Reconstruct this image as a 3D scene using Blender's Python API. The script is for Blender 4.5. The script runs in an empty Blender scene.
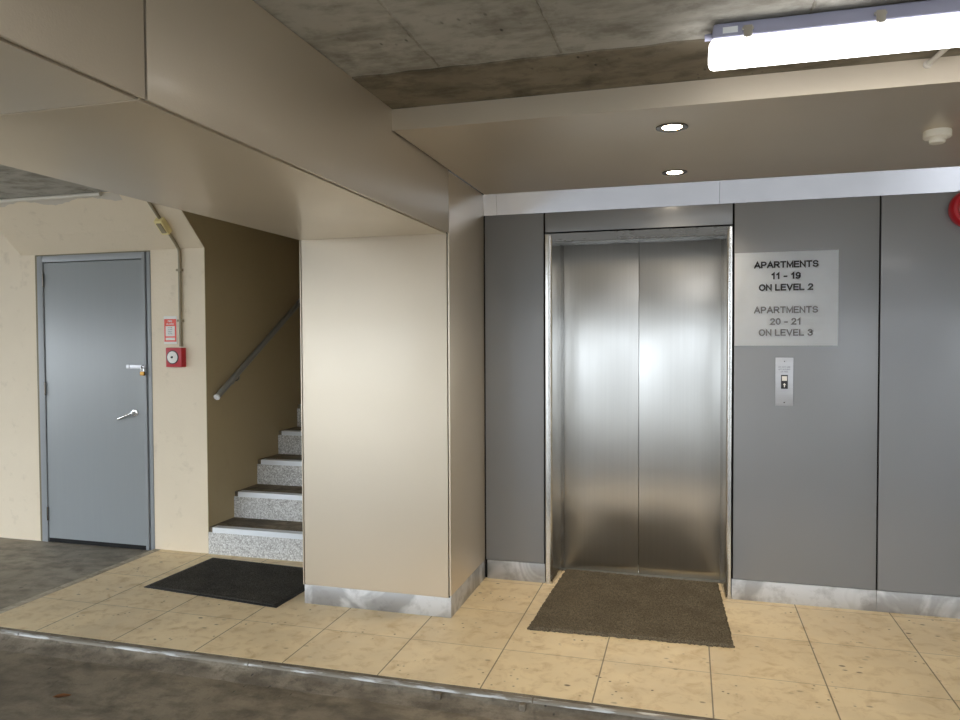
import bpy, bmesh, math, random
from mathutils import Vector, Matrix
random.seed(4)
S = bpy.context.scene
COL = S.collection

# ------------------------------------------------------------------ camera
yaw, pit, rol = 0.274884550, -0.0277668511, -0.00446591127
cy, sy, cp, sp = math.cos(yaw), math.sin(yaw), math.cos(pit), math.sin(pit)
fw = Vector((-sy*cp, cy*cp, sp)); rt = Vector((cy, sy, 0)); up = rt.cross(fw)
r2 = rt*math.cos(rol) + up*math.sin(rol); u2 = up*math.cos(rol) - rt*math.sin(rol)
cam = bpy.data.objects.new('camera', bpy.data.cameras.new('camera'))
COL.objects.link(cam); S.camera = cam
cam.data.sensor_width = 36; cam.data.lens = 36*740/960
cam.data.clip_start = 0.05; cam.data.clip_end = 200
M = Matrix((r2, u2, -fw)).transposed().to_4x4(); M.translation = (0, 0, 1.48)
cam.matrix_world = M

# ------------------------------------------------------------------ world, exposure
SKY = 4.6
BATTEN = 5.5
SPOT = 25.0
EXPO = 0.2
w = bpy.data.worlds.new('world'); S.world = w; w.use_nodes = True
bg = w.node_tree.nodes['Background']
bg.inputs[0].default_value = (0.86, 0.93, 1.0, 1); bg.inputs[1].default_value = SKY
S.view_settings.view_transform = 'Standard'; S.view_settings.look = 'None'
S.view_settings.exposure = EXPO; S.view_settings.gamma = 1; S.view_settings.use_curve_mapping = False
S.cycles.max_bounces = 14; S.cycles.diffuse_bounces = 8; S.cycles.glossy_bounces = 6
S.cycles.sample_clamp_indirect = 12

# ------------------------------------------------------------------ node helpers
def srgb(r, g, b):
    f = lambda c: (c/255/12.92) if c/255 <= .04045 else ((c/255+.055)/1.055)**2.4
    return (f(r), f(g), f(b), 1)

class NT:
    def __init__(s, name):
        s.m = bpy.data.materials.new(name); s.m.use_nodes = True
        s.n = s.m.node_tree.nodes; s.l = s.m.node_tree.links
        s.b = s.n['Principled BSDF']
        s.tc = s.n.new('ShaderNodeTexCoord').outputs['Object']
    def put(s, sock, v):
        if isinstance(v, bpy.types.NodeSocket): s.l.new(v, sock)
        else: sock.default_value = v
    def math(s, op, a, b=0.0, c=0.0):
        n = s.n.new('ShaderNodeMath'); n.operation = op
        for i, v in enumerate((a, b, c)): s.put(n.inputs[i], v)
        return n.outputs[0]
    def sep(s):
        n = s.n.new('ShaderNodeSeparateXYZ'); s.l.new(s.tc, n.inputs[0]); return n.outputs
    def mapped(s, scale):
        n = s.n.new('ShaderNodeMapping'); s.l.new(s.tc, n.inputs[0]); n.inputs['Scale'].default_value = scale
        return n.outputs[0]
    def noise(s, scale, detail=4, rough=.55, vec=None, dist=0.0):
        n = s.n.new('ShaderNodeTexNoise'); s.l.new(vec or s.tc, n.inputs['Vector'])
        n.inputs['Scale'].default_value = scale; n.inputs['Detail'].default_value = detail
        n.inputs['Roughness'].default_value = rough; n.inputs['Distortion'].default_value = dist
        return n.outputs['Fac']
    def voro(s, scale, vec=None, out='Distance'):
        n = s.n.new('ShaderNodeTexVoronoi'); s.l.new(vec or s.tc, n.inputs['Vector']); n.inputs['Scale'].default_value = scale
        return n.outputs[out]
    def ramp(s, fac, stops, interp='LINEAR'):
        n = s.n.new('ShaderNodeValToRGB'); s.l.new(fac, n.inputs[0]); r = n.color_ramp; r.interpolation = interp
        while len(r.elements) < len(stops): r.elements.new(0.5)
        for e, (p, c) in zip(r.elements, stops):
            e.position = p; e.color = c if not isinstance(c, (int, float)) else (c, c, c, 1)
        return n.outputs[0]
    def mix(s, fac, a, b, mode='MIX'):
        n = s.n.new('ShaderNodeMix'); n.data_type = 'RGBA'; n.blend_type = mode
        s.put(n.inputs[0], fac); s.put(n.inputs[6], a); s.put(n.inputs[7], b)
        return n.outputs[2]
    def maprange(s, v, a, b, c, d):
        n = s.n.new('ShaderNodeMapRange')
        for i, x in enumerate((v, a, b, c, d)): s.put(n.inputs[i], x)
        return n.outputs[0]
    def bump(s, h, strength=.3, dist=.01, prev=None):
        n = s.n.new('ShaderNodeBump'); s.l.new(h, n.inputs['Height'])
        n.inputs['Strength'].default_value = strength; n.inputs['Distance'].default_value = dist
        if prev is not None: s.l.new(prev, n.inputs['Normal'])
        return n.outputs[0]
    def set(s, **k):
        names = dict(col='Base Color', rough='Roughness', metal='Metallic', nrm='Normal', spec='Specular IOR Level', coat='Coat Weight',
                     coatr='Coat Roughness', emc='Emission Color', ems='Emission Strength', trans='Transmission Weight', aniso='Anisotropic', anrot='Anisotropic Rotation')
        for a, v in k.items(): s.put(s.b.inputs[names[a]], v)
        return s.m

def plain(name, c, rough=.5, metal=0., spec=.5):
    t = NT(name); n = t.noise(9, 3)
    col = t.mix(t.maprange(n, .35, .65, 0, .12), c, (c[0]*.75, c[1]*.75, c[2]*.75, 1))
    return t.set(col=col, rough=rough, metal=metal, spec=spec)

# ------------------------------------------------------------------ materials
def mk_clad(name, c, rough=.32, metal=.55, texture=True):
    t = NT(name)
    n = t.noise(1.3, 2); f = t.noise(170, 3)
    nr = t.bump(t.noise(2.2, 1), .10, .05)
    if texture: nr = t.bump(f, .22, .002, nr)
    col = t.mix(t.maprange(n, .3, .7, 0, 1), c, (c[0]*.95, c[1]*.95, c[2]*.94, 1))
    return t.set(col=col, rough=rough, metal=metal, nrm=nr, coat=.25, coatr=.13)
CREAM = mk_clad('cream_cladding', srgb(220, 209, 191), .48, .74)
GREYP = mk_clad('grey_cladding', srgb(137, 139, 143), .40, .35)
DARKGAP = plain('dark_gap', (0.006, 0.006, 0.006, 1), .9)  # near-black colour that stands in for shade in gaps and recesses

def mk_steel(name, c, rough, stretch, bumpv=.0, smear=.0, aniso=0., rot=0.):
    t = NT(name)
    streak = t.noise(1, 3, .6, t.mapped(stretch))
    blot = t.noise(4, 4, .6, dist=.6)
    r = t.math('ADD', t.maprange(streak, .3, .7, rough*.92, rough*1.08), t.maprange(blot, .4, .75, 0, .06))
    col = t.mix(t.maprange(streak, .35, .7, 0, .22), c, (c[0]*.8, c[1]*.8, c[2]*.8, 1))
    if aniso:
        tg = t.n.new('ShaderNodeTangent'); tg.direction_type = 'RADIAL'; tg.axis = 'Z'
        t.l.new(tg.outputs[0], t.b.inputs['Tangent']); t.set(aniso=aniso, anrot=rot)
    if smear: t.set(nrm=t.bump(t.noise(2.5, 2), smear, .02))
    return t.set(col=col, rough=r, metal=1.)
STEEL = mk_steel('brushed_door_steel', (.60, .60, .59, 1), .30, (70, 70, 1.0), 0, .03, .75, 0.)
STEELF = mk_steel('frame_steel', (.66, .66, .65, 1), .2, (60, 60, 2), .05, .15)
STRIP = mk_steel('strip_steel', (.56, .56, .60, 1), .13, (1.5, .5, .5))
CHROME = mk_steel('chrome', (.8, .8, .8, 1), .12, (10, 10, 10), .0)
ALU = mk_steel('plate_aluminium', (.50, .50, .52, 1), .42, (4, 60, 60), .05)

t = NT('plinth_aluminium')
bl = t.noise(3.2, 3, .6, dist=1.0); b2 = t.noise(14, 4, .65)
col = t.mix(t.maprange(bl, .44, .56, 0, 1), (.36, .36, .36, 1), (.60, .60, .60, 1))
col = t.mix(t.maprange(b2, .5, .75, 0, .6), col, (.25, .24, .23, 1))
PLINTH = t.set(col=col, rough=t.maprange(bl, .4, .6, .38, .6), metal=.7, nrm=t.bump(b2, .1, .003))

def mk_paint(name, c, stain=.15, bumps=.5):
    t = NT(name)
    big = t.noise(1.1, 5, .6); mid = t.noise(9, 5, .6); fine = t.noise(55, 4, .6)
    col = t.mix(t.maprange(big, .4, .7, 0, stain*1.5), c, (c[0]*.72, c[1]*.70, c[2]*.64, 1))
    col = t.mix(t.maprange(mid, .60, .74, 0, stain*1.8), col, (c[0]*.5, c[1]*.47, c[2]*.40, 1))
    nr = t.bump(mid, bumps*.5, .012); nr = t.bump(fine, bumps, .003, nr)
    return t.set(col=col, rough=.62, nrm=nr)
PAINT = mk_paint('cream_masonry_paint', srgb(228, 214, 190))
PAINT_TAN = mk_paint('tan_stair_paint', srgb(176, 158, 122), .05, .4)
BARE = mk_paint('chalky_bare_render', srgb(205, 196, 182), .2, .6)

def mk_conc(name, a, b, dark, joints=False, scale=1.0, rough=.8):
    t = NT(name)
    big = t.noise(1.4*scale, 6, .62, dist=.5); mid = t.noise(7*scale, 6, .65); fine = t.noise(60, 4, .7)
    streak = t.noise(1, 5, .65, t.mapped((4, 9, 8)))
    col = t.mix(t.maprange(big, .36, .62, 0, 1), a, b)
    col = t.mix(t.maprange(streak, .46, .66, 0, .7), col, dark)
    col = t.mix(t.maprange(mid, .50, .70, 0, .8), col, dark)
    holes = t.maprange(t.voro(30, t.mapped((1, .45, 1))), .08, .2, 1, 0)
    gate = t.maprange(t.noise(3.3, 3), .54, .62, 0, 1)
    hole = t.math('MULTIPLY', holes, gate)
    col = t.mix(t.math('MULTIPLY', hole, .85), col, (.03, .028, .024, 1))
    h = t.math('ADD', t.math('MULTIPLY', mid, .7), t.math('MULTIPLY', fine, .3))
    nr = t.bump(h, .45, .012); nr = t.bump(t.math('SUBTRACT', 1.0, hole), .5, .006, nr)
    return t.set(col=col, rough=rough, nrm=nr)
SLAB = mk_conc('slab_concrete', srgb(190, 188, 181), srgb(170, 168, 160), srgb(124, 120, 110))
SLABSTAIN = mk_conc('stained_slab_concrete', srgb(124, 115, 98), srgb(150, 141, 124), srgb(78, 70, 56))
DRIVE = mk_conc('driveway_concrete', srgb(142, 131, 112), srgb(112, 102, 86), srgb(76, 68, 56), rough=.62)
BAYC = mk_conc('bay_concrete', srgb(160, 150, 134), srgb(132, 124, 109), srgb(96, 88, 76), rough=.55)
KERBC = mk_conc('kerb_concrete', srgb(134, 124, 108), srgb(108, 98, 84), srgb(76, 68, 56), scale=3)
OUTG = mk_conc('outdoor_paving', srgb(150, 148, 144), srgb(140, 138, 134), srgb(118, 116, 112))

# tiles
t = NT('floor_tiles'); xyz = t.sep()
def gridline(v, org, pitch, half):
    a = t.math('FLOORED_MODULO', t.math('SUBTRACT', v, org - pitch/2), pitch)
    d = t.math('ABSOLUTE', t.math('SUBTRACT', a, pitch/2))
    return t.maprange(d, half, half+.0015, 1, 0)
gx = gridline(xyz[0], 0.0985, .4725, .0022); gy = gridline(xyz[1], 3.392, .475, .0013)
line = t.math('MAXIMUM', gx, t.math('MULTIPLY', gy, .75))
cellx = t.math('FLOOR', t.math('DIVIDE', t.math('SUBTRACT', xyz[0], .0985), .4725))
celly = t.math('FLOOR', t.math('DIVIDE', t.math('SUBTRACT', xyz[1], 3.392), .475))
wn = t.n.new('ShaderNodeTexWhiteNoise'); wn.noise_dimensions = '2D'
cb = t.n.new('ShaderNodeCombineXYZ'); t.l.new(cellx, cb.inputs[0]); t.l.new(celly, cb.inputs[1]); t.l.new(cb.outputs[0], wn.inputs['Vector'])
big = t.noise(2.2, 5, .6, dist=.8); mid = t.noise(12, 5, .65, dist=.5); sp_ = t.noise(38, 2, .5)
col = t.mix(t.maprange(big, .35, .65, 0, 1), srgb(240, 219, 178), srgb(226, 205, 166))
col = t.mix(t.maprange(mid, .5, .72, 0, .65), col, srgb(190, 160, 114))
col = t.mix(t.math('MULTIPLY', wn.outputs['Value'], .28), col, srgb(196, 174, 136))
worn = t.noise(1.0, 4, .6)
col = t.mix(t.maprange(worn, .48, .68, 0, .35), col, srgb(172, 156, 126))
vd = t.voro(9.0, t.mapped((1, 1.7, 1))); gate = t.maprange(t.noise(3.1, 2), .5, .62, 0, 1)
speck = t.math('MULTIPLY', t.maprange(vd, .08, .15, 1, 0), gate)
vd2 = t.maprange(t.voro(23.0), .08, .17, 1, 0); gate2 = t.maprange(t.noise(4.3, 2), .52, .62, 0, 1)
speck = t.math('MAXIMUM', speck, t.math('MULTIPLY', vd2, gate2))
col = t.mix(t.math('MULTIPLY', speck, .9), col, srgb(92, 72, 48))
col = t.mix(t.math('MULTIPLY', line, .78), col, srgb(92, 78, 58))
nr = t.bump(t.math('SUBTRACT', 1.0, line), .5, .002); nr = t.bump(mid, .06, .004, nr)
TILE = t.set(col=col, rough=t.maprange(mid, .35, .7, .36, .6), nrm=nr, spec=.45)

# terrazzo riser
t = NT('speckled_riser'); v = t.voro(130, out='Color'); bw = t.n.new('ShaderNodeRGBToBW'); t.l.new(v, bw.inputs[0])
RISER = t.set(col=t.ramp(bw.outputs[0], [(0, srgb(140, 138, 134)), (.35, srgb(182, 180, 176)), (.6, srgb(206, 205, 202)), (1, srgb(238, 238, 236))]), rough=.6, nrm=t.bump(bw.outputs[0], .2, .002))
TREAD = mk_conc('tread_concrete', srgb(138, 124, 102), srgb(112, 101, 84), srgb(72, 64, 52), scale=3)
NOSING = plain('nosing_aluminium', srgb(232, 236, 240), .4, .25)

def mk_carpet(name, a, b, flecks, sc=220):
    t = NT(name); f = t.noise(sc, 4, .7); m = t.noise(6, 5, .65)
    col = t.mix(t.maprange(f, .35, .68, 0, 1), a, b)
    col = t.mix(t.maprange(m, .4, .7, 0, .4), col, a)
    fl = t.maprange(t.voro(60), .04, .10, 1, 0)
    col = t.mix(t.math('MULTIPLY', fl, .35), col, flecks)
    return t.set(col=col, rough=.95, spec=.1, nrm=t.bump(f, 1.0, .008))
MATBLK = mk_carpet('black_loop_carpet', srgb(32, 32, 31), srgb(104, 100, 92), srgb(120, 112, 90))
MATBRN = mk_carpet('brown_coir', srgb(72, 65, 52), srgb(138, 126, 106), srgb(150, 140, 120), 160)
RUBBER = plain('black_rubber', srgb(26, 26, 26), .6)

t = NT('service_door_paint'); xs = t.sep(); n = t.noise(1, 3, .6, t.mapped((30, 30, 1.5)))
DOORP = t.set(col=t.mix(t.maprange(n, .3, .7, 0, .12), srgb(148, 153, 155), srgb(132, 137, 139)), rough=.28, nrm=t.bump(n, .05, .003), spec=.6)
FRAMEP = plain('door_frame_paint', srgb(146, 150, 153), .33)
OLIVE = plain('old_olive_sealant', srgb(128, 118, 92), .7)
RED = plain('red_plastic', srgb(184, 16, 34), .35)
WHITE = plain('white_plastic', srgb(232, 230, 224), .45)
DETECT = plain('ivory_plastic', srgb(246, 242, 230), .5)
PAPER = plain('laminated_paper', srgb(244, 249, 255), .4)
INK = plain('black_ink', srgb(32, 32, 38), .6)
FADED = plain('faded_grey_ink', srgb(112, 112, 118), .6)
REDINK = plain('red_ink', srgb(232, 92, 76), .6)
PIPEW = plain('pvc_conduit', srgb(214, 208, 196), .4)
COND = plain('painted_conduit', srgb(150, 138, 112), .5)
JBOX = plain('yellowed_box', srgb(236, 220, 160), .5)
BATBODY = plain('batten_body', srgb(176, 178, 205), .45)
CLIPM = mk_steel('clip_steel', (.6, .57, .52, 1), .3, (10, 10, 10), .0)
BRASS = plain('brass', srgb(170, 130, 70), .35, 1.)
RAILM = plain('handrail_metal', srgb(150, 149, 142), .4, .3)
CAPM = plain('handrail_cap', srgb(225, 225, 222), .5)
BLACKB = plain('black_button', srgb(30, 30, 32), .4)
LEAFM = plain('dry_leaf', srgb(142, 98, 62), .8)
RINGM = plain('downlight_ring', srgb(110, 105, 98), .25, .8)
SILL = mk_steel('sill_steel', (.22, .20, .16, 1), .5, (60, 4, 4), .05)
def emit(name, c, s):
    t = NT(name); return t.set(col=c, emc=c, ems=s, rough=.4)
E_BAT = emit('batten_diffuser', (1.0, .98, .95, 1), BATTEN)
E_SPOT = emit('downlight_lens', (1.0, .86, .66, 1), SPOT)

# ------------------------------------------------------------------ mesh helpers
def link(name, bm, mat, parent=None, smooth=False):
    me = bpy.data.meshes.new(name)
    bmesh.ops.recalc_face_normals(bm, faces=bm.faces)
    bm.to_mesh(me); bm.free()
    mats = mat if isinstance(mat, (list, tuple)) else [mat]
    for m in mats: me.materials.append(m)
    if smooth:
        for p in me.polygons: p.use_smooth = True
        try: me.set_sharp_from_angle(angle=math.radians(40))
        except Exception: pass
    o = bpy.data.objects.new(name, me); COL.objects.link(o)
    if parent is not None: o.parent = parent; o.matrix_parent_inverse = Matrix.Translation(parent.location).inverted()
    return o
def bx(bm, x0, x1, y0, y1, z0, z1, bev=0.0, mi=0, seg=2):
    g = bmesh.ops.create_cube(bm, size=1)['verts']
    for v in g: v.co = Vector(((x0+x1)/2+v.co.x*(x1-x0), (y0+y1)/2+v.co.y*(y1-y0), (z0+z1)/2+v.co.z*(z1-z0)))
    fs = set(f for v in g for f in v.link_faces)
    for f in fs: f.material_index = mi
    if bev:
        bmesh.ops.bevel(bm, geom=list(set(e for v in g for e in v.link_edges)), offset=bev, segments=seg, affect='EDGES', profile=.6)
def boxobj(name, d, mat, parent=None, bev=0.0):
    bm = bmesh.new()
    for q in (d if isinstance(d[0], (tuple, list)) else [d]): bx(bm, *q, bev=bev)
    return link(name, bm, mat, parent, smooth=bool(bev))
def cyl(bm, p0, p1, r0, r1=None, n=28, mi=0):
    p0, p1 = Vector(p0), Vector(p1); d = p1-p0; r1 = r0 if r1 is None else r1
    q = d.to_track_quat('Z', 'Y').to_matrix().to_4x4()
    m = Matrix.Translation((p0+p1)/2) @ q
    g = bmesh.ops.create_cone(bm, cap_ends=True, segments=n, radius1=r0, radius2=r1, depth=d.length, matrix=m)
    for f in set(f for v in g['verts'] for f in v.link_faces): f.material_index = mi
def lathe(bm, prof, org, axis, n=40, mi=0):
    """prof: (radius, distance along the axis) pairs; revolved about axis at org."""
    q = Vector(axis).to_track_quat('Z', 'Y'); org = Vector(org); rings = []
    for r, h in prof:
        rings.append([bm.verts.new(org + q @ Vector((r*math.cos(2*math.pi*i/n), r*math.sin(2*math.pi*i/n), h))) for i in range(n)] if r > 1e-6
                     else [bm.verts.new(org + q @ Vector((0, 0, h)))])
    for a, b in zip(rings, rings[1:]):
        for i in range(n):
            j = (i+1) % n
            vs = [a[i % len(a)], a[j % len(a)], b[j % len(b)], b[i % len(b)]]
            vs = list(dict.fromkeys(vs))
            if len(vs) >= 3:
                f = bm.faces.new(vs); f.material_index = mi
def tube(bm, pts, r, n=16):
    pts = [Vector(p) for p in pts]; rings = []
    for i, p in enumerate(pts):
        d = (pts[min(i+1, len(pts)-1)]-pts[max(i-1, 0)]).normalized()
        a = d.cross(Vector((1, 0, .013))).normalized(); b = d.cross(a)
        rings.append([bm.verts.new(p+a*r*math.cos(2*math.pi*k/n)+b*r*math.sin(2*math.pi*k/n)) for k in range(n)])
    for A, B in zip(rings, rings[1:]):
        for k in range(n): bm.faces.new((A[k], A[(k+1) % n], B[(k+1) % n], B[k]))
    bm.faces.new(rings[0]); bm.faces.new(rings[-1][::-1])
def prism(bm, poly, axis, a, b, mi=0):
    """poly of 2D points extruded along axis 'x' (points are y,z) or 'z' (points are x,y) from a to b."""
    mk = (lambda p, t: (t, p[0], p[1])) if axis == 'x' else (lambda p, t: (p[0], p[1], t))
    A = [bm.verts.new(mk(p, a)) for p in poly]; B = [bm.verts.new(mk(p, b)) for p in poly]
    fs = [bm.faces.new(A), bm.faces.new(B[::-1])]
    for i in range(len(poly)):
        j = (i+1) % len(poly); fs.append(bm.faces.new((A[i], A[j], B[j], B[i])))
    for f in fs: f.material_index = mi
def empty(name, loc):
    o = bpy.data.objects.new(name, None); o.location = loc; o.empty_display_size = .1; COL.objects.link(o); return o
def thing(o, label, cat, group=None):
    o['label'] = label; o['category'] = cat
    if group: o['group'] = group
    return o
def struct(o, label=None):
    o['kind'] = 'structure'
    if label: o['label'] = label
    return o
def arc(cx, cy, rx, ry, a0, a1, n=12):
    return [(cx+rx*math.cos(math.radians(a0+(a1-a0)*i/n)), cy+ry*math.sin(math.radians(a0+(a1-a0)*i/n))) for i in range(n+1)]
GL = {
 'A': (.74, [[(.0, 0), (.37, 1), (.74, 0)], [(.12, .33), (.62, .33)]]),
 'P': (.60, [[(0, 0), (0, 1), (.34, 1)]+arc(.34, .73, .26, .27, 90, -90)+[(0, .46)]]),
 'R': (.64, [[(0, 0), (0, 1), (.36, 1)]+arc(.36, .74, .26, .26, 90, -90)+[(0, .48)], [(.33, .48), (.64, 0)]]),
 'T': (.66, [[(0, 1), (.66, 1)], [(.33, 1), (.33, 0)]]),
 'M': (.76, [[(0, 0), (0, 1), (.38, .12), (.76, 1), (.76, 0)]]),
 'E': (.58, [[(.58, 1), (0, 1), (0, 0), (.58, 0)], [(0, .52), (.52, .52)]]),
 'N': (.64, [[(0, 0), (0, 1), (.64, 0), (.64, 1)]]),
 'S': (.60, [arc(.30, .74, .28, .27, 15, 250, 14)+arc(.30, .26, .30, .26, 75, -165, 14)]),
 'O': (.76, [arc(.38, .5, .38, .51, 0, 360, 28)]),
 'L': (.54, [[(0, 1), (0, 0), (.54, 0)]]),
 'V': (.70, [[(0, 1), (.35, 0), (.70, 1)]]),
 'F': (.54, [[(0, 0), (0, 1), (.54, 1)], [(0, .5), (.46, .5)]]),
 'I': (.02, [[(.01, 0), (.01, 1)]]),
 'C': (.68, [arc(.36, .5, .36, .51, 40, 320, 20)]),
 'U': (.62, [[(0, 1), (0, .3)]+arc(.31, .3, .31, .31, 180, 360)+[(.62, 1)]]),
 'D': (.66, [[(0, 0), (0, 1), (.25, 1)]+arc(.25, .5, .41, .5, 90, -90, 16)+[(0, 0)]]),
 'B': (.60, [[(0, 0), (0, 1), (.34, 1)]+arc(.34, .76, .22, .24, 90, -90)+[(0, .52)], [(.34, .52)]+arc(.34, .26, .26, .26, 90, -90)+[(0, 0)]]),
 'K': (.64, [[(0, 0), (0, 1)], [(.62, 1), (0, .38)], [(.2, .58), (.64, 0)]]),
 'G': (.70, [arc(.36, .5, .36, .51, 40, 330, 20)+[(.70, .45), (.40, .45)]]),
 '0': (.54, [arc(.27, .5, .27, .51, 0, 360, 24)]),
 '1': (.42, [[(.05, .74), (.30, 1), (.30, 0)]]),
 '2': (.54, [arc(.27, .73, .26, .27, 170, -30, 12)+[(.0, 0), (.55, 0)]]),
 '3': (.54, [arc(.26, .75, .24, .25, 165, -90, 12), arc(.26, .26, .28, .27, 90, -165, 12)]),
 '9': (.54, [arc(.27, .69, .26, .31, 0, 360, 20), arc(.27, .40, .27, .41, 15, -20, 4)+arc(.22, .34, .31, .35, -10, -130, 10)]),
 '-': (.34, [[(0, .38), (.34, .38)]]),
}
def text_bm(bm, s, size, cx, y, cz, bold=0.0, sx=1.0):
    """block lettering on a wall that faces -y, centred at (cx, cz); size = cap height, bold = stroke / size."""
    th = (bold or .15)*size/2; gap = .26
    W = sum((GL[c][0]+gap) if c in GL else .42 for c in s)-gap
    x = cx-W*size*sx/2
    for c in s:
        if c not in GL: x += .42*size*sx; continue
        wd, strokes = GL[c]
        for st in strokes:
            P = [Vector((x+(a*size)*sx, cz+(b-.5)*(size-2*th))) for a, b in st]
            P = [p for i, p in enumerate(P) if i == 0 or (p-P[i-1]).length > 1e-7]
            n = len(P); long_ = n < 7
            closed = (P[0]-P[-1]).length < 1e-6
            L_, R_ = [], []
            for i, p in enumerate(P):
                a = P[i-1] if i else (P[-2] if closed else None); b = P[i+1] if i < n-1 else (P[1] if closed else None)
                d1 = (p-a).normalized() if a is not None and (p-a).length > 1e-9 else None
                d2 = (b-p).normalized() if b is not None and (b-p).length > 1e-9 else None
                d1 = d1 or d2; d2 = d2 or d1
                n1 = Vector((-d1.y, d1.x)); n2 = Vector((-d2.y, d2.x)); m = (n1+n2)
                m = m.normalized() if m.length > .2 else n1
                k = th/max(.42, m.dot(n1)); q = p.copy()
                if a is None: q -= d2*th*.9
                if b is None: q += d1*th*.9
                L_.append(bm.verts.new((q.x+m.x*k, y, q.y+m.y*k))); R_.append(bm.verts.new((q.x-m.x*k, y, q.y-m.y*k)))
            for i in range(n-1):
                try: bm.faces.new((L_[i], L_[i+1], R_[i+1], R_[i]))
                except ValueError: pass
        x += (wd+gap)*size*sx

# ================================================================== STRUCTURE
XB = -1.21; XC = -2.08; YW = 4.40; ZB = 2.035; ZS = 2.46; ZL = 2.363

# floors
bm = bmesh.new(); bx(bm, -3.60, 4.5, 2.985, 4.72, -.2, 0); struct(link('floor', bm, TILE), 'cream tiled landing in front of the lift')
struct(boxobj('ground_bay', (-12, -3.652, 2.0, 4.60, -.2, -.014), BAYC), 'stained grey concrete floor in front of the service door')
struct(boxobj('ground_driveway', (-12, 6, -2.0, 2.86, -.2, -.052), DRIVE), 'dark stained concrete driveway below the tiled landing')
boxobj('ground_outside', (-60, 60, -60, -2.0, -.2, -.06), OUTG)
bpy.data.objects['ground_outside']['kind'] = 'structure'
struct(boxobj('wall_sky_blocker', (-4.5, 5.0, -10.4, -10.1, -.2, 3.0), OUTG))  # unseen wall added to block bright sky from the lift door reflection
# kerb: concrete face and steel nosing
kerb = empty('kerb', (0, 2.95, 0)); struct(kerb, 'worn kerb along the front of the tiled landing')
N = 160
bm = bmesh.new()
rows = []
for i in range(N+1):
    x = -4.6 + i*(8.4/N); j = lambda a: random.uniform(-a, a)
    prof = [(2.987, -.0015), (2.966, .001+j(.0006)), (2.953+j(.0015), -.004+j(.001)), (2.944+j(.002), -.012), (2.938+j(.002), -.026), (2.915+j(.004), -.038+j(.002)), (2.87+j(.004), -.047+j(.002)), (2.84, -.056), (2.84, -.2), (2.987, -.2)]
    rows.append([bm.verts.new((x, p[0], p[1])) for p in prof])
for a, b in zip(rows, rows[1:]):
    for k in range(len(a)-1): bm.faces.new((a[k], a[k+1], b[k+1], b[k]))
link('kerb_body', bm, KERBC, kerb, True)
t = NT('worn_kerb_steel'); n = t.noise(1, 4, .6, t.mapped((5, 40, 40))); n2 = t.noise(30, 4, .6)
KSTEEL = t.set(col=t.mix(t.maprange(n, .5, .57, 0, 1), srgb(122, 115, 103), srgb(178, 178, 176)), rough=.5, metal=t.maprange(n, .46, .56, .1, .55), nrm=t.bump(n2, .3, .003))
x = -4.6
while x < 3.8:
    L = 1.33
    bm = bmesh.new(); prism(bm, [(2.956, .0015), (2.947, .0005), (2.940, -.006), (2.939, -.013), (2.946, -.013), (2.950, -.004), (2.956, -.002)], 'x', x, min(x+L-.006, 3.8))
    link('nosing_strip', bm, KSTEEL, kerb, True); x += L
bm = bmesh.new(); 
for xx in [-3.9+i*.27 for i in range(24)]: cyl(bm, (xx, 2.962, .0015), (xx, 2.962, .0045), .006, .005, 12)
link('screw_heads', bm, KERBC, kerb)
for xx in (-1.03, -.665):
    bm = bmesh.new()
    bx(bm, xx, xx+.03, 2.912, 2.943, -.045, -.012, bev=.010)
    link('mortar_patch', bm, KERBC, kerb, True)
struct(boxobj('trim_1', (-3.654, -3.598, 2.95, 4.40, -.2, .003), mk_conc('edge_concrete', srgb(200, 190, 172), srgb(176, 166, 148), srgb(136, 126, 108), scale=3), bev=.006), 'grey edging strip between tiles and concrete bay')

# ceiling slab (main field, stained band one centimetre lower)
CE = empty('ceiling', (0, 0, ZS)); struct(CE, 'bare board-marked concrete slab ceiling')
t_ = [(-12, 5.5, -2.0, 2.56, ZS, ZS+.25), (-12, XC, 2.56, 4.40, ZS, ZS+.25)]
boxobj('slab_field', t_, SLAB, CE)
# raised form-work joint ridges
bm = bmesh.new()
for xj, y1 in ((-.866, 2.558), (-.424, 2.558), (.35, 2.558), (1.1, 2.558), (-2.6, 4.0), (-3.4, 4.0)):
    rr = []
    yy = -1.9
    while yy < y1:
        o = random.uniform(-.003, .003); w_ = random.uniform(.003, .008); h = random.uniform(.002, .006)
        rr.append([bm.verts.new((xj+o-w_, yy, ZS+.001)), bm.verts.new((xj+o, yy, ZS-h)), bm.verts.new((xj+o+w_, yy, ZS+.001))]); yy += .03
    for a, b in zip(rr, rr[1:]):
        for k in (0, 1): bm.faces.new((a[k], a[k+1], b[k+1], b[k]))
link('joint_ridge', bm, mk_conc('ridge_concrete', srgb(172, 168, 158), srgb(150, 146, 136), srgb(100, 95, 84)), CE)
bm = bmesh.new()
n = 90; prev = None
for i in range(n+1):      # ragged front lip of the stained band
    xx = XC + (5.5-XC)*i/n; yj = 2.556+random.uniform(-.006, .006)
    cur = [bm.verts.new((xx, yj, ZS+.01)), bm.verts.new((xx, yj, ZS-.006)), bm.verts.new((xx, 2.98, ZS-.006)), bm.verts.new((xx, 2.98, ZS+.01))]
    if prev:
        for k in range(3): bm.faces.new((prev[k], prev[k+1], cur[k+1], cur[k]))
    prev = cur
link('stained_band', bm, SLABSTAIN, CE)

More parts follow.
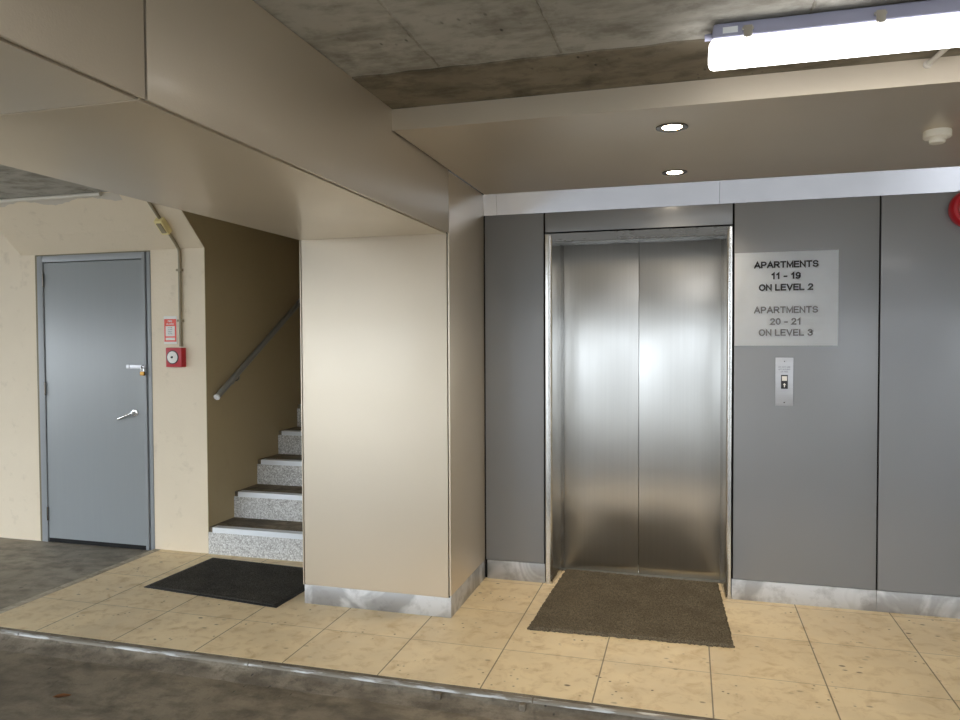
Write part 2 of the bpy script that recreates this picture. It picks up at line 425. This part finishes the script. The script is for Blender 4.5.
# lift lobby soffit
struct(boxobj('trim_2', [(XB-.001, 4.5, 2.936, 2.95, ZL+.0125, ZS-.007), (XB-.001, 4.5, 2.936, 2.9375, ZL, ZL+.0125)], CREAM), 'cream fascia strip above the lift lobby')
t = NT('soffit_cladding'); n = t.noise(1.2, 3)
SOFF = CREAM
struct(boxobj('ceiling_lobby', [(XB+.007, 4.5, 2.9376, 4.402, ZL, ZL+.012)], SOFF), 'glossy taupe soffit panel over the lift lobby')
struct(boxobj('shadow_gap_strip', [(XB-.001, XB+.0069, 2.95, 4.372, ZL+.004, ZL+.012)], DARKGAP))  # near-black filler painting the shadow line between beam and lobby soffit
# hidden wall behind cladding
WB = empty('wall_back', (0, YW, 0)); struct(WB, 'clad wall around the lift with grey panels')
boxobj('wall_core', [(XC+.02, -.836, 4.404, 5.0, 0, ZS), (.240, 4.5, 4.404, 5.0, 0, ZS), (-.836, .240, 4.404, 5.0, 2.118, ZS), (-.836, .240, 4.76, 5.0, 0, 2.118)], DARKGAP, WB)
for a, b, c, d in ((-1.203, -.840, .118, 2.234), (-.829, .234, 2.118, 2.234), (.246, .976, .118, 2.234), (.985, 1.715, .118, 2.234), (1.724, 2.45, .118, 2.234), (2.46, 3.3, .118, 2.234), (3.31, 4.5, .118, 2.234)):
    boxobj('wall_panel', (a, b, 4.388, 4.402, c, d), GREYP, WB, bev=.0015)
for a, b in ((XB, -1.128), (-1.127, .164), (.1655, 2.2), (2.202, 4.5)):
    bm = bmesh.new(); prism(bm, [(4.373, ZL-.001), (4.403, ZL-.001), (4.403, 2.236), (4.3925, 2.236)], 'x', a, b)
    link('steel_strip', bm, STRIP, WB)
struct(boxobj('baseboard_back', [(-1.197, -.835, 4.391, 4.403, 0, .115)], PLINTH, bev=.0015), 'metal plinth under the narrow grey panel')
struct(boxobj('baseboard_back.001', [(.239, .98, 4.391, 4.403, 0, .115), (.9815, 2.4, 4.391, 4.403, 0, .1145), (2.402, 4.5, 4.391, 4.403, 0, .115)], PLINTH, bev=.0015), 'metal plinth under the wide grey panels')

# column and its cladding
CO = empty('column', ((XB+XC)/2, 3.70, 0)); struct(CO, 'cream clad square column between stairs and lift')
boxobj('column_core', (XC+.007, XB-.014, 3.712, 4.40, 0, ZS), DARKGAP, CO)
boxobj('front_panel', (XC+.009, XB-.014, 3.700, 3.711, .108, ZB+.002), CREAM, CO, bev=.0015)
boxobj('side_panel', (XB-.010, XB, 3.706, 4.387, .116, ZL-.001), CREAM, CO, bev=.0015)
boxobj('side_panel', (XC-.002, XC+.004, 3.698, 4.394, .108, ZB+.002), CREAM, CO, bev=.0015)
struct(boxobj('baseboard_column', [(XC+.004, XB-.0005, 3.703, 3.712, 0, .1065), (XB-.0095, XB-.0005, 3.7125, 4.391, 0, .114)], PLINTH, bev=.0015), 'metal plinth wrapped round the cream column')

# beam bulkhead
BE = empty('beam', ((XB+XC)/2, 2, ZB)); struct(BE, 'cream clad beam running from the column over the driveway')
boxobj('beam_core', (XC+.014, XB-.014, -2.0, 3.70, ZB+.014, ZS), DARKGAP, BE)
for y0, y1 in ((-1.7, 1.452), (1.460, 3.700)):
    boxobj('side_panel', (XB-.010, XB, y0, y1, ZB+.004, ZS-.002), CREAM, BE, bev=.0015)
    boxobj('side_panel', (XC, XC+.010, y0, y1, ZB+.004, ZS-.002), CREAM, BE, bev=.0015)
for y0, y1 in ((-1.7, 1.438), (1.446, 3.699)):
    boxobj('soffit_panel', (XC+.002, XB-.016, y0, y1, ZB, ZB+.010), CREAM, BE, bev=.0006)

# service door wall with haunch
def wall_with_hole():
    bm = bmesh.new()
    for q in ((-12, -4.665, 4.403, 4.62, -.2, ZS), (-3.650, -3.2105, 4.403, 4.62, -.2, ZS), (-4.665, -3.650, 4.403, 4.62, 2.118, ZS)): bx(bm, *q)
    bmesh.ops.remove_doubles(bm, verts=bm.verts, dist=1e-4)
    return bm
struct(link('wall_left', wall_with_hole(), PAINT), 'cream painted masonry wall around the service door')
K = .40/.34
def hz(y): return 2.12+(4.403-y)*(.34/.363)
bm = bmesh.new(); prism(bm, [(4.41, 2.118), (4.403, 2.12), (4.04, ZS+.001), (4.41, ZS+.001)], 'x', -4.80, -3.210)
bmesh.ops.bevel(bm, geom=[e for e in bm.edges], offset=.006, segments=2, affect='EDGES', profile=.5)
struct(link('beam_haunch', bm, PAINT, None, False), 'sloping cream haunch above the service door')
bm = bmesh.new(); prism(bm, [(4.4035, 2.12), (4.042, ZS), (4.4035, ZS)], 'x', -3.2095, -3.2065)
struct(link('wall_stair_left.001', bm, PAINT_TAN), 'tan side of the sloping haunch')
bm = bmesh.new()
yj = 4.278
prism(bm, [(yj, hz(yj)+.002), (yj-.004, hz(yj-.004)-.0022), (yj-.009, hz(yj-.009)-.0022), (yj-.012, hz(yj-.012)+.002)], 'x', -4.80, -3.33)
struct(link('trim_3', bm, PAINT, None, True))
bm = bmesh.new(); tube(bm, [(-5.9, 4.04, ZS-.014), (-3.72, 4.03, ZS-.014)], .014, 14)
thing(link('ceiling_conduit', bm, PIPEW, None, True), 'pale grey conduit running along the joint of slab and sloping haunch', 'conduit')
bm = bmesh.new(); prev = None
for i in range(40):
    xx = -4.80+i*(1.2/39); d = .045+.02*math.sin(i*.37)+random.uniform(-.006, .006)
    y0, y1 = 4.044, 4.044+d*.75
    cur = [bm.verts.new((xx, y0, hz(y0)-.0015)), bm.verts.new((xx, y1, hz(y1)-.0012))]
    if prev: bm.faces.new((prev[0], prev[1], cur[1], cur[0]))
    prev = cur
struct(link('trim_4', bm, BARE))

# stair enclosure
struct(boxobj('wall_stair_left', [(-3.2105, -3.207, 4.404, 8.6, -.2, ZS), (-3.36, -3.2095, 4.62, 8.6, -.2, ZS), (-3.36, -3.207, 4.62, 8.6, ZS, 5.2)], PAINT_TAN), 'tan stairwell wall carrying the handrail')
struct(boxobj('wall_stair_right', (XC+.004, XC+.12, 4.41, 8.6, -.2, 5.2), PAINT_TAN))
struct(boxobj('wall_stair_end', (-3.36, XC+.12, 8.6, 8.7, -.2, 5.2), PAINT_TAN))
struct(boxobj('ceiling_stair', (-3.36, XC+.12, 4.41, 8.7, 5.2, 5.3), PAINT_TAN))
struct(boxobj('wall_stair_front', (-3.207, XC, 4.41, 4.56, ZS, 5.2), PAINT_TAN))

# car park shell round the camera (open towards the street, -y)
struct(boxobj('wall_right', (4.5, 4.7, -2.0, 5.0, -.2, ZS), PAINT))
for xx in (-7.5, 5.0):
    struct(boxobj('pillar_street', (xx-.2, xx+.2, -1.95, -1.55, -.1, ZS), PAINT, bev=.01))

# ================================================================== LIFT
EL = empty('elevator', (-.298, 4.55, 0))
thing(EL, 'brushed stainless steel lift doors with polished frame, closed', 'elevator')
boxobj('door_panel', (-.775, -.2995, 4.702, 4.735, .004, 2.10), STEEL, EL, bev=.0015)
boxobj('door_panel', (-.2965, .20, 4.700, 4.733, .004, 2.10), STEEL, EL, bev=.0015)
bm = bmesh.new()
prism(bm, [(-.829, 4.384), (-.800, 4.384), (-.788, 4.392), (-.7655, 4.698), (-.79, 4.698), (-.829, 4.42)], 'z', 0, 2.108)
bmesh.ops.bevel(bm, geom=[e for e in bm.edges if abs(e.verts[0].co.z-e.verts[1].co.z) > 1], offset=.002, segments=2, affect='EDGES', profile=.5)
link('jamb', bm, STEELF, EL, True)
bm = bmesh.new()
prism(bm, [(.234, 4.384), (.216, 4.384), (.206, 4.392), (.1865, 4.698), (.21, 4.698), (.234, 4.42)], 'z', 0, 2.108)
bmesh.ops.bevel(bm, geom=[e for e in bm.edges if abs(e.verts[0].co.z-e.verts[1].co.z) > 1], offset=.002, segments=2, affect='EDGES', profile=.5)
link('jamb', bm, STEELF, EL, True)
bm = bmesh.new()
prism(bm, [(4.383, 2.108), (4.397, 2.062), (4.400, 2.060), (4.697, 2.074), (4.697, 2.11), (4.40, 2.114)], 'x', -.829, .234)
link('header', bm, mk_steel('darkened_header_steel', (.30, .30, .30, 1), .25, (2, 60, 60), 0, .2), EL)  # darker copy of the frame steel, imitating a dark reflection on the header
boxobj('sill', (-.79, .215, 4.66, 4.735, 0, .004), SILL, EL)

# call button plate
CB = empty('call_button_plate', (.509, 4.388, 1.237)); thing(CB, 'narrow aluminium lift call plate below the apartments sign', 'call button')
o = boxobj('plate', (.463, .555, 4.384, 4.389, 1.105, 1.372), ALU, CB, bev=.001)
boxobj('button_housing', (.492, .527, 4.3815, 4.385, 1.200, 1.277), BLACKB, CB, bev=.001)
o = boxobj('indicator', (.4965, .5225, 4.380, 4.382, 1.244, 1.270), WHITE, CB, bev=.001); o['label'] = 'square white button'
bm = bmesh.new()
for p in ([(.5095, 1.232), (.501, 1.221), (.518, 1.221)], [(.507, 1.221), (.512, 1.221), (.512, 1.209), (.507, 1.209)]):
    bm.faces.new([bm.verts.new((a, 4.3812, b)) for a, b in p])
link('arrow', bm, WHITE, CB)
bm = bmesh.new()
text_bm(bm, 'DO NOT USE', .0075, .509, 4.3838, 1.320, .16, 1.0)
text_bm(bm, 'LIFT IN EVENT', .0075, .509, 4.3838, 1.307, .16, .9)
text_bm(bm, 'OF FIRE', .0075, .509, 4.3838, 1.294, .16, 1.0)
link('lettering', bm, FADED, CB)
for zz in (1.352, 1.124):
    bm = bmesh.new(); cyl(bm, (.509, 4.385, zz), (.509, 4.3828, zz), .004, .003, 12); link('screw', bm, RINGM, CB)

# apartments sign
SG = empty('apartments_sign', (.512, 4.387, 1.70)); thing(SG, 'white paper sign listing apartments 11 - 19 and 20 - 21 beside lift', 'sign')
bm = bmesh.new(); Nn = 12
g = [[bm.verts.new((.247+.531*i/Nn, 4.3855-.0025*max(0, (abs(i/Nn-.5)*2)**6) - .001*random.random(), 1.437+.518*j/Nn)) for i in range(Nn+1)] for j in range(Nn+1)]
for j in range(Nn):
    for i in range(Nn): bm.faces.new((g[j][i], g[j][i+1], g[j+1][i+1], g[j+1][i]))
bmesh.ops.solidify(bm, geom=list(bm.faces), thickness=.0006)
link('sheet', bm, PAPER, SG, True)
bm = bmesh.new()
for s, z in (('APARTMENTS', 1.885), ('11 - 19', 1.823), ('ON LEVEL 2', 1.760)):
    text_bm(bm, s, .037, .513, 4.3815, z, .215, .97)
link('lettering', bm, INK, SG)
bm = bmesh.new()
for s, z in (('APARTMENTS', 1.636), ('20 - 21', 1.572), ('ON LEVEL 3', 1.511)):
    text_bm(bm, s, .037, .513, 4.3815, z, .19, .97)
o = link('faded_lettering', bm, FADED, SG); o['label'] = 'faded grey lettering'

# ================================================================== CEILING FITTINGS
def downlight(x, y):
    e = empty('downlight', (x, y, ZL))
    bm = bmesh.new()
    lathe(bm, [(.066, .001), (.066, -.0035), (.060, -.005), (.046, -.003), (.042, .002), (.042, -.0005)], (x, y, ZL), (0, 0, 1))
    link('ring', bm, RINGM, e, True)
    bm = bmesh.new(); lathe(bm, [(.041, -.001), (.034, -.004), (0, -.006)], (x, y, ZL), (0, 0, 1))
    link('lens', bm, E_SPOT, e, True)
    L = bpy.data.lights.new('downlight_beam', 'SPOT'); L.energy = 44; L.color = (1, .85, .64); L.spot_size = math.radians(125); L.spot_blend = .8; L.shadow_soft_size = .04
    lo = bpy.data.objects.new('downlight_beam', L); lo.location = (0, 0, -.012); COL.objects.link(lo); lo.parent = e
    return e
d1 = downlight(-.070, 3.22); thing(d1, 'lit round downlight in taupe soffit, farther from the lift doors', 'downlight', 'soffit downlights')
d2 = downlight(-.075, 4.09); thing(d2, 'lit round downlight in taupe soffit, just above the steel strip', 'downlight', 'soffit downlights')

SD = empty('smoke_detector', (1.02, 3.60, ZL)); thing(SD, 'small round ivory smoke detector under the taupe soffit', 'smoke detector')
bm = bmesh.new(); lathe(bm, [(.0, .0), (.052, 0), (.054, -.004), (.054, -.028), (.050, -.032), (.036, -.034)], (1.02, 3.60, ZL), (0, 0, 1)); link('base', bm, DETECT, SD, True)
bm = bmesh.new(); lathe(bm, [(.038, -.030), (.036, -.038), (.031, -.039), (.031, -.050), (.027, -.054), (0, -.055)], (1.02, 3.60, ZL), (0, 0, 1)); link('sensor_cap', bm, DETECT, SD, True)

# alarm sounder on the wall
ax, az = 1.395, 2.142
AS = empty('alarm_sounder', (ax, 4.388, az)); thing(AS, 'round red alarm sounder high on grey panel', 'alarm')
bm = bmesh.new(); lathe(bm, [(0, 0), (.098, 0), (.100, .01), (.098, .045), (.088, .058), (.074, .060), (.062, .050), (.056, .036)], (ax, 4.388, az), (0, -1, 0)); link('housing', bm, RED, AS, True)
bm = bmesh.new(); lathe(bm, [(.056, .030), (.050, .044), (.03, .052), (0, .054)], (ax, 4.388, az), (0, -1, 0)); o = link('strobe_lens', bm, WHITE, AS, True)

# batten light
BT = empty('batten_light', (.70, 2.49, ZS)); thing(BT, 'lit weatherproof fluorescent batten light with steel clips under concrete ceiling', 'light')
x0, x1 = .058, 1.325
def rounded(poly_w, z0, z1, xa, xb, mat, name, bev, taper=0):
    bm = bmesh.new(); bx(bm, xa, xb, 2.49-poly_w, 2.49+poly_w, z0, z1)
    if taper:
        for v in bm.verts:
            if v.co.z > (z0+z1)/2: v.co.y = 2.49+(v.co.y-2.49)*taper; v.co.x = (xa+xb)/2+(v.co.x-(xa+xb)/2)*(1-.012)
    bmesh.ops.bevel(bm, geom=list(bm.edges), offset=bev, segments=5, affect='EDGES', profile=.5)
    return link(name, bm, mat, BT, True)
rounded(.068, 2.406, ZS-.004, x0+.006, x1-.006, BATBODY, 'body', .008, .80)
rounded(.066, 2.346, 2.409, x0, x1, E_BAT, 'diffuser', .020)
for xx in (.171, .536, .90, 1.26):
    for s in (-1, 1):
        bm = bmesh.new(); yb = 2.49+s*.067
        ys = sorted((yb, yb+s*.009))
        bx(bm, xx-.013, xx+.013, ys[0], ys[1], 2.398, 2.434, bev=.003)
        ys = sorted((yb, yb+s*.015)); bx(bm, xx-.008, xx+.008, ys[0], ys[1], 2.394, 2.406, bev=.002)
        ys = sorted((yb-s*.008, yb+s*.006)); bx(bm, xx-.017, xx+.017, ys[0], ys[1], 2.422, 2.430, bev=.002)
        link('clip', bm, CLIPM, BT, True)
boxobj('rating_label', (.098, .142, 2.4255, 2.4275, 2.418, 2.438), PAPER, BT)
bm = bmesh.new(); cyl(bm, (x0+.012, 2.49, 2.436), (x0-.012, 2.49, 2.436), .011); link('cable_gland', bm, BATBODY, BT, True)
def copy_tree(o, parent=None):
    c = o.copy(); COL.objects.link(c); c.parent = parent
    for ch in list(o.children): copy_tree(ch, c)
    return c
for bx_, by_, lab in ((-4.6, .9, 'added unseen batten fill light over the concrete bay, out past the cream beam'), (-.4, -.7, 'added unseen batten fill light over the driveway, nearest the street')):
    c = copy_tree(BT); c.location = (bx_, by_, ZS); c['label'] = lab  # unseen batten copies added as fill light for the interior
# cable conduit from the batten to the fascia
bm = bmesh.new(); tube(bm, [(.835, 2.56, 2.452), (.835, 2.60, 2.449), (.826, 2.82, 2.446), (.808, 2.915, 2.438), (.798, 2.937, 2.43)], .009)
cyl(bm, (.798, 2.927, 2.431), (.798, 2.9365, 2.431), .014)
thing(link('cable_conduit', bm, PIPEW, None, True), 'short pale conduit from batten light down to the cream fascia', 'conduit')

# ================================================================== STAIRS
ST = empty('staircase', (-2.64, 4.40, 0)); thing(ST, 'concrete stairs with speckled risers and white nosings behind the cream column', 'stairs')
rise, tr = .187, .306
for i in range(13):
    y = 4.397+i*tr; z = i*rise
    xl = -3.2045
    st = boxobj('step', (xl, XC+.003, y+.012, y+tr+.03, max(0, z-.02), z+rise-.002), TREAD, ST)
    bm = bmesh.new(); bx(bm, xl, XC+.003, y, y+.013, z+(0.0 if i == 0 else -.002), z+rise-.036)
    r_ = link('riser', bm, RISER, st)
    r_.matrix_parent_inverse = Matrix.Identity(4)
    bm = bmesh.new(); prism(bm, [(y-.003, z+rise-.036), (y-.003, z+rise-.001), (y-.001, z+rise+.001), (y+.055, z+rise+.001), (y+.055, z+rise-.004), (y+.013, z+rise-.004), (y+.013, z+rise-.036)], 'x', xl+.035, XC+.002)
    o = link('nosing', bm, NOSING, st); o.matrix_parent_inverse = Matrix.Identity(4); o['label'] = 'white metal nosing strip'
HR = empty('handrail', (-3.15, 4.52, 1.08)); thing(HR, 'round grey metal handrail rising along the tan stairwell wall', 'handrail')
m_ = 0.6175
y0h, z0h = 4.439, 1.089
bm = bmesh.new(); tube(bm, [(-3.150, y0h, z0h), (-3.150, 8.2, z0h+(8.2-y0h)*m_)], .021, 22); link('rail', bm, RAILM, HR, True)
bm = bmesh.new(); d = Vector((0, 1, m_)).normalized(); p = Vector((-3.150, y0h, z0h)); cyl(bm, p-d*.006, p+d*.004, .0225, .0225, 24); o = link('end_cap', bm, CAPM, HR, True); o['label'] = 'bright end cap'
for k in range(3):
    yy = 4.70+k*1.15; zz = z0h+(yy-y0h)*m_
    bm = bmesh.new(); tube(bm, [(-3.150, yy, zz-.018), (-3.147, yy, zz-.045), (-3.165, yy, zz-.06), (-3.206, yy, zz-.062)], .006, 10)
    cyl(bm, (-3.2065, yy, zz-.062), (-3.200, yy, zz-.062), .028, .028, 20)
    link('bracket', bm, RAILM, HR, True)

# ================================================================== SERVICE DOOR
D1 = empty('door_1', (-4.14, 4.40, 0)); struct(D1, 'grey painted steel service door with lever handle and hasp'); D1['category'] = 'door'
Fx0, Fx1, Fz = -4.640, -3.656, 2.108
bm = bmesh.new()
bx(bm, Fx0+.0, -4.588, 4.392, 4.46, -.012, Fz, bev=.002)
bx(bm, -3.718, -3.692, 4.392, 4.46, -.012, Fz, bev=.002)
bx(bm, -3.680, Fx1+.004, 4.398, 4.46, -.012, Fz, bev=.002)
bx(bm, -3.694, -3.678, 4.43, 4.46, -.012, Fz)
bx(bm, -4.588, -3.716, 4.392, 4.46, 2.062, Fz, bev=.002)
bx(bm, -4.598, -3.70, 4.447, 4.47, -.012, 2.07)
link('frame', bm, FRAMEP, D1, True)
bm = bmesh.new(); bx(bm, -4.664, -4.641, 4.399, 4.46, -.012, Fz+.006, bev=.003); bx(bm, -4.664, -3.651, 4.404, 4.46, Fz+.001, Fz+.009)
o = link('sealant', bm, OLIVE, D1, True); o['label'] = 'ragged olive sealant strip'
boxobj('door_leaf', (-4.582, -3.723, 4.399, 4.44, .018, 2.056), DOORP, D1, bev=.002)
boxobj('threshold_shade', (-4.586, -3.719, 4.402, 4.446, -.0135, .0175), DARKGAP, D1)  # near-black box standing in for the shade under the door leaf
for zz in (1.93, 1.13, .20):
    bm = bmesh.new(); cyl(bm, (-4.585, 4.392, zz-.05), (-4.585, 4.392, zz+.05), .0065, n=14); link('hinge', bm, RINGM, D1, True)
H_ = empty('lever_handle', (-3.765, 4.399, .965)); H_.parent = D1; H_.matrix_parent_inverse = Matrix.Translation(D1.location).inverted()
def sub(name, bm, mat, par, parloc, sm=True):
    o = link(name, bm, mat, None, sm); o.parent = par; o.matrix_parent_inverse = Matrix.Translation(parloc).inverted(); return o
bpy.data.objects.remove(H_)
bm = bmesh.new(); lathe(bm, [(0, 0), (.027, 0), (.027, .006), (.023, .011), (.012, .013), (.011, .04), (0, .041)], (-3.795, 4.399, .968), (0, -1, 0))
rose = link('lever_rose', bm, CHROME, D1, True)
bm = bmesh.new(); tube(bm, [(-3.792, 4.358, .968), (-3.81, 4.352, .962), (-3.86, 4.352, .941), (-3.905, 4.356, .925), (-3.912, 4.362, .922)], .009, 14)
o = link('lever', bm, CHROME, rose, True); o.matrix_parent_inverse = Matrix.Identity(4)
bm = bmesh.new(); bx(bm, -3.862, -3.835, 4.392, 4.3995, 1.283, 1.312, bev=.002); bx(bm, -3.831, -3.700, 4.390, 4.397, 1.283, 1.310, bev=.0015)
o = link('hasp', bm, ALU, D1, True); o['label'] = 'pale metal hasp plate'
bm = bmesh.new(); tube(bm, [(-3.71, 4.389, 1.285), (-3.71, 4.374, 1.285), (-3.71, 4.366, 1.297), (-3.71, 4.374, 1.308), (-3.71, 4.389, 1.308)], .0035, 10)
o = link('staple', bm, RINGM, D1, True)
PL = empty('padlock', (-3.708, 4.376, 1.25)); thing(PL, 'small brass padlock hanging from the hasp of the grey door', 'padlock')
bm = bmesh.new(); bx(bm, -3.724, -3.692, 4.366, 4.382, 1.235, 1.264, bev=.003); link('body', bm, BRASS, PL, True)
bm = bmesh.new(); tube(bm, [(-3.718, 4.374, 1.262)]+[(-3.708-.0095*math.cos(a), 4.374, 1.282+.0095*math.sin(a)) for a in [k*math.pi/8 for k in range(9)]]+[(-3.6985, 4.374, 1.262)], .003, 10); link('shackle', bm, CHROME, PL, True)

# conduit, junction box, call point, label
def hn(y, off):   # a point off the haunch face
    s = Vector((0, -.363, .34)).normalized(); n = Vector((0, -s.z, -abs(s.y))).normalized()
    return Vector((0, y, hz(y))) + n*off
pts = [(-3.40, 4.391, 1.44), (-3.40, 4.391, 2.09), (-3.40, 4.385, 2.115)]
for yy in (4.36, 4.30, 4.15, 4.06): q = hn(yy, .012); pts.append((-3.40, q.y, q.z))
bm = bmesh.new(); tube(bm, pts, .011, 14)
CD = empty('wall_conduit', (-3.40, 4.39, 1.44)); thing(CD, 'tan painted conduit from red call point up over the sloping haunch', 'conduit')
link('pipe', bm, COND, CD, True)
for zz in (1.62, 1.97):
    bm = bmesh.new(); bx(bm, -3.422, -3.378, 4.376, 4.403, zz-.008, zz+.008, bev=.004); link('saddle', bm, COND, CD, True)
JB = empty('junction_box', (-3.40, 4.2, 2.3)); thing(JB, 'yellowed junction box on the conduit above the service door', 'junction box')
c = hn(4.245, .024); ang = math.atan2(.34, -.363)
def tilted(bm, w, l, h, bev):
    g0 = len(bm.verts); bx(bm, -w/2, w/2, -l/2, l/2, -h/2, h/2, bev=bev)
bm = bmesh.new(); tilted(bm, .062, .115, .045, .005)
Rm = Matrix.Rotation(-math.atan2(.34, .363), 4, 'X')
bmesh.ops.transform(bm, matrix=Matrix.Translation((-3.40, c.y, c.z)) @ Rm, verts=bm.verts); link('box', bm, JBOX, JB, True)
bm = bmesh.new(); tilted(bm, .036, .080, .006, .002)
bmesh.ops.transform(bm, matrix=Matrix.Translation((-3.40, c.y, c.z)) @ Rm @ Matrix.Translation((0, 0, -.025)), verts=bm.verts); o = link('cover', bm, COND, JB, True)

CP = empty('fire_call_point', (-3.44, 4.40, 1.365)); thing(CP, 'small red fire alarm call point box with round white centre', 'fire alarm')
bm = bmesh.new(); bx(bm, -3.494, -3.368, 4.352, 4.4035, 1.298, 1.432, bev=.004); link('box', bm, RED, CP, True)
bm = bmesh.new(); lathe(bm, [(.048, 0), (.048, .003), (.042, .004), (.041, .001)], (-3.438, 4.352, 1.366), (0, -1, 0)); link('bezel', bm, BLACKB, CP, True)
bm = bmesh.new(); lathe(bm, [(.0415, .0), (.041, .004), (.03, .006), (0, .006)], (-3.438, 4.352, 1.366), (0, -1, 0)); link('glass_disc', bm, WHITE, CP, True)
bm = bmesh.new(); lathe(bm, [(.007, .0), (.007, .009), (0, .009)], (-3.438, 4.347, 1.366), (0, -1, 0), 12); link('push_spot', bm, INK, CP, True)

FL = empty('fire_alarm_label', (-3.493, 4.402, 1.555)); thing(FL, 'small red and white notice above the red call point', 'sign')
boxobj('backing', (-3.545, -3.438, 4.400, 4.4045, 1.458, 1.652), WHITE, FL)
boxobj('red_field', (-3.541, -3.442, 4.3992, 4.4002, 1.474, 1.632), REDINK, FL)
boxobj('white_field', [(-3.529, -3.454, 4.3984, 4.3994, 1.512, 1.583), (-3.529, -3.454, 4.3984, 4.3994, 1.484, 1.502)], WHITE, FL)
bm = bmesh.new(); text_bm(bm, 'FIRE', .013, -3.4915, 4.3980, 1.617, .2, 1.0); text_bm(bm, 'ALARM', .013, -3.4915, 4.3980, 1.598, .2, 1.0); link('lettering', bm, WHITE, FL)
bm = bmesh.new()
for s, z in (('IN CASE', 1.572), ('OF FIRE', 1.558), ('BREAK', 1.544), ('GLASS', 1.530)): text_bm(bm, s, .0075, -3.4915, 4.3978, z, .15, 1.0)
link('small_print', bm, FADED, FL)

# ================================================================== MATS, LEAF
def mat_mesh(corners, z0, h, n, jag, bump, mat, name, parent=None):
    a, b, c_, d = [Vector((x, y, 0)) for x, y in corners]    # front-left, back-left, back-right, front-right
    bm = bmesh.new(); g = []
    for j in range(n+1):
        row = []
        for i in range(n+1):
            u, v = i/n, j/n; p = (a*(1-u)+d*u)*(1-v)+(b*(1-u)+c_*u)*v
            edge = i in (0, n) or j in (0, n)
            if edge: p += Vector((random.uniform(-jag, jag), random.uniform(-jag, jag), 0))
            row.append(bm.verts.new((p.x, p.y, z0+(h*.55 if edge else h+random.uniform(-bump, bump)))))
        g.append(row)
    for j in range(n):
        for i in range(n): bm.faces.new((g[j][i], g[j][i+1], g[j+1][i+1], g[j+1][i]))
    r = bmesh.ops.extrude_face_region(bm, geom=list(bm.faces))
    for v in [x for x in r['geom'] if isinstance(x, bmesh.types.BMVert)]: v.co.z = z0
    return link(name, bm, mat, parent)
M1 = empty('door_mat', (-2.6, 3.9, 0)); thing(M1, 'black carpet door mat in front of the stairs', 'mat')
C1 = [(-3.145, 3.690), (-3.115, 4.318), (-2.16, 4.262), (-2.19, 3.592)]
mat_mesh(C1, .0005, .006, 8, .001, 0, RUBBER, 'rubber_border', M1)
ce = Vector((sum(c[0] for c in C1)/4, sum(c[1] for c in C1)/4))
C1i = [tuple(ce+(Vector(c)-ce)*Vector((1, 1)).length/2**.5*1.0) for c in C1]
C1i = [(c[0]+(.022 if c[0] < -2.6 else -.022), c[1]+(.022 if c[1] < 3.9 else -.022)) for c in C1]
mat_mesh(C1i, .004, .0065, 90, .001, .0013, MATBLK, 'pile', M1)
M2 = mat_mesh([(-.785, 3.655), (-.748, 4.655), (.172, 4.62), (.212, 3.690)], .0005, .016, 120, .006, .0022, MATBRN, 'coir_mat')
thing(M2, 'worn brown coir mat with frayed edges in front of the lift doors', 'mat')

bm = bmesh.new(); L = [(0, 0), (.018, .014), (.04, .016), (.062, .006), (.075, 0), (.06, -.012), (.036, -.018), (.014, -.012)]
mid = [bm.verts.new((x, 0, .002)) for x in (.02, .04, .06)]
vs = [bm.verts.new((x, y, .006+.25*abs(y)+random.uniform(0, .004))) for x, y in L]
def F(*i): bm.faces.new(i)
F(vs[0], vs[1], mid[0]); F(vs[1], vs[2], mid[1], mid[0]); F(vs[2], vs[3], mid[2], mid[1]); F(vs[3], vs[4], mid[2]); F(vs[4], vs[5], mid[2]); F(vs[5], vs[6], mid[1], mid[2]); F(vs[6], vs[7], mid[0], mid[1]); F(vs[7], vs[0], mid[0])
bmesh.ops.solidify(bm, geom=list(bm.faces), thickness=.0008)
lf = link('dead_leaf', bm, LEAFM, None, True)
lf.location = (-2.621, 2.513, -.052); lf.rotation_euler.z = .6
thing(lf, 'small curled brown leaf lying on the dark driveway', 'leaf')
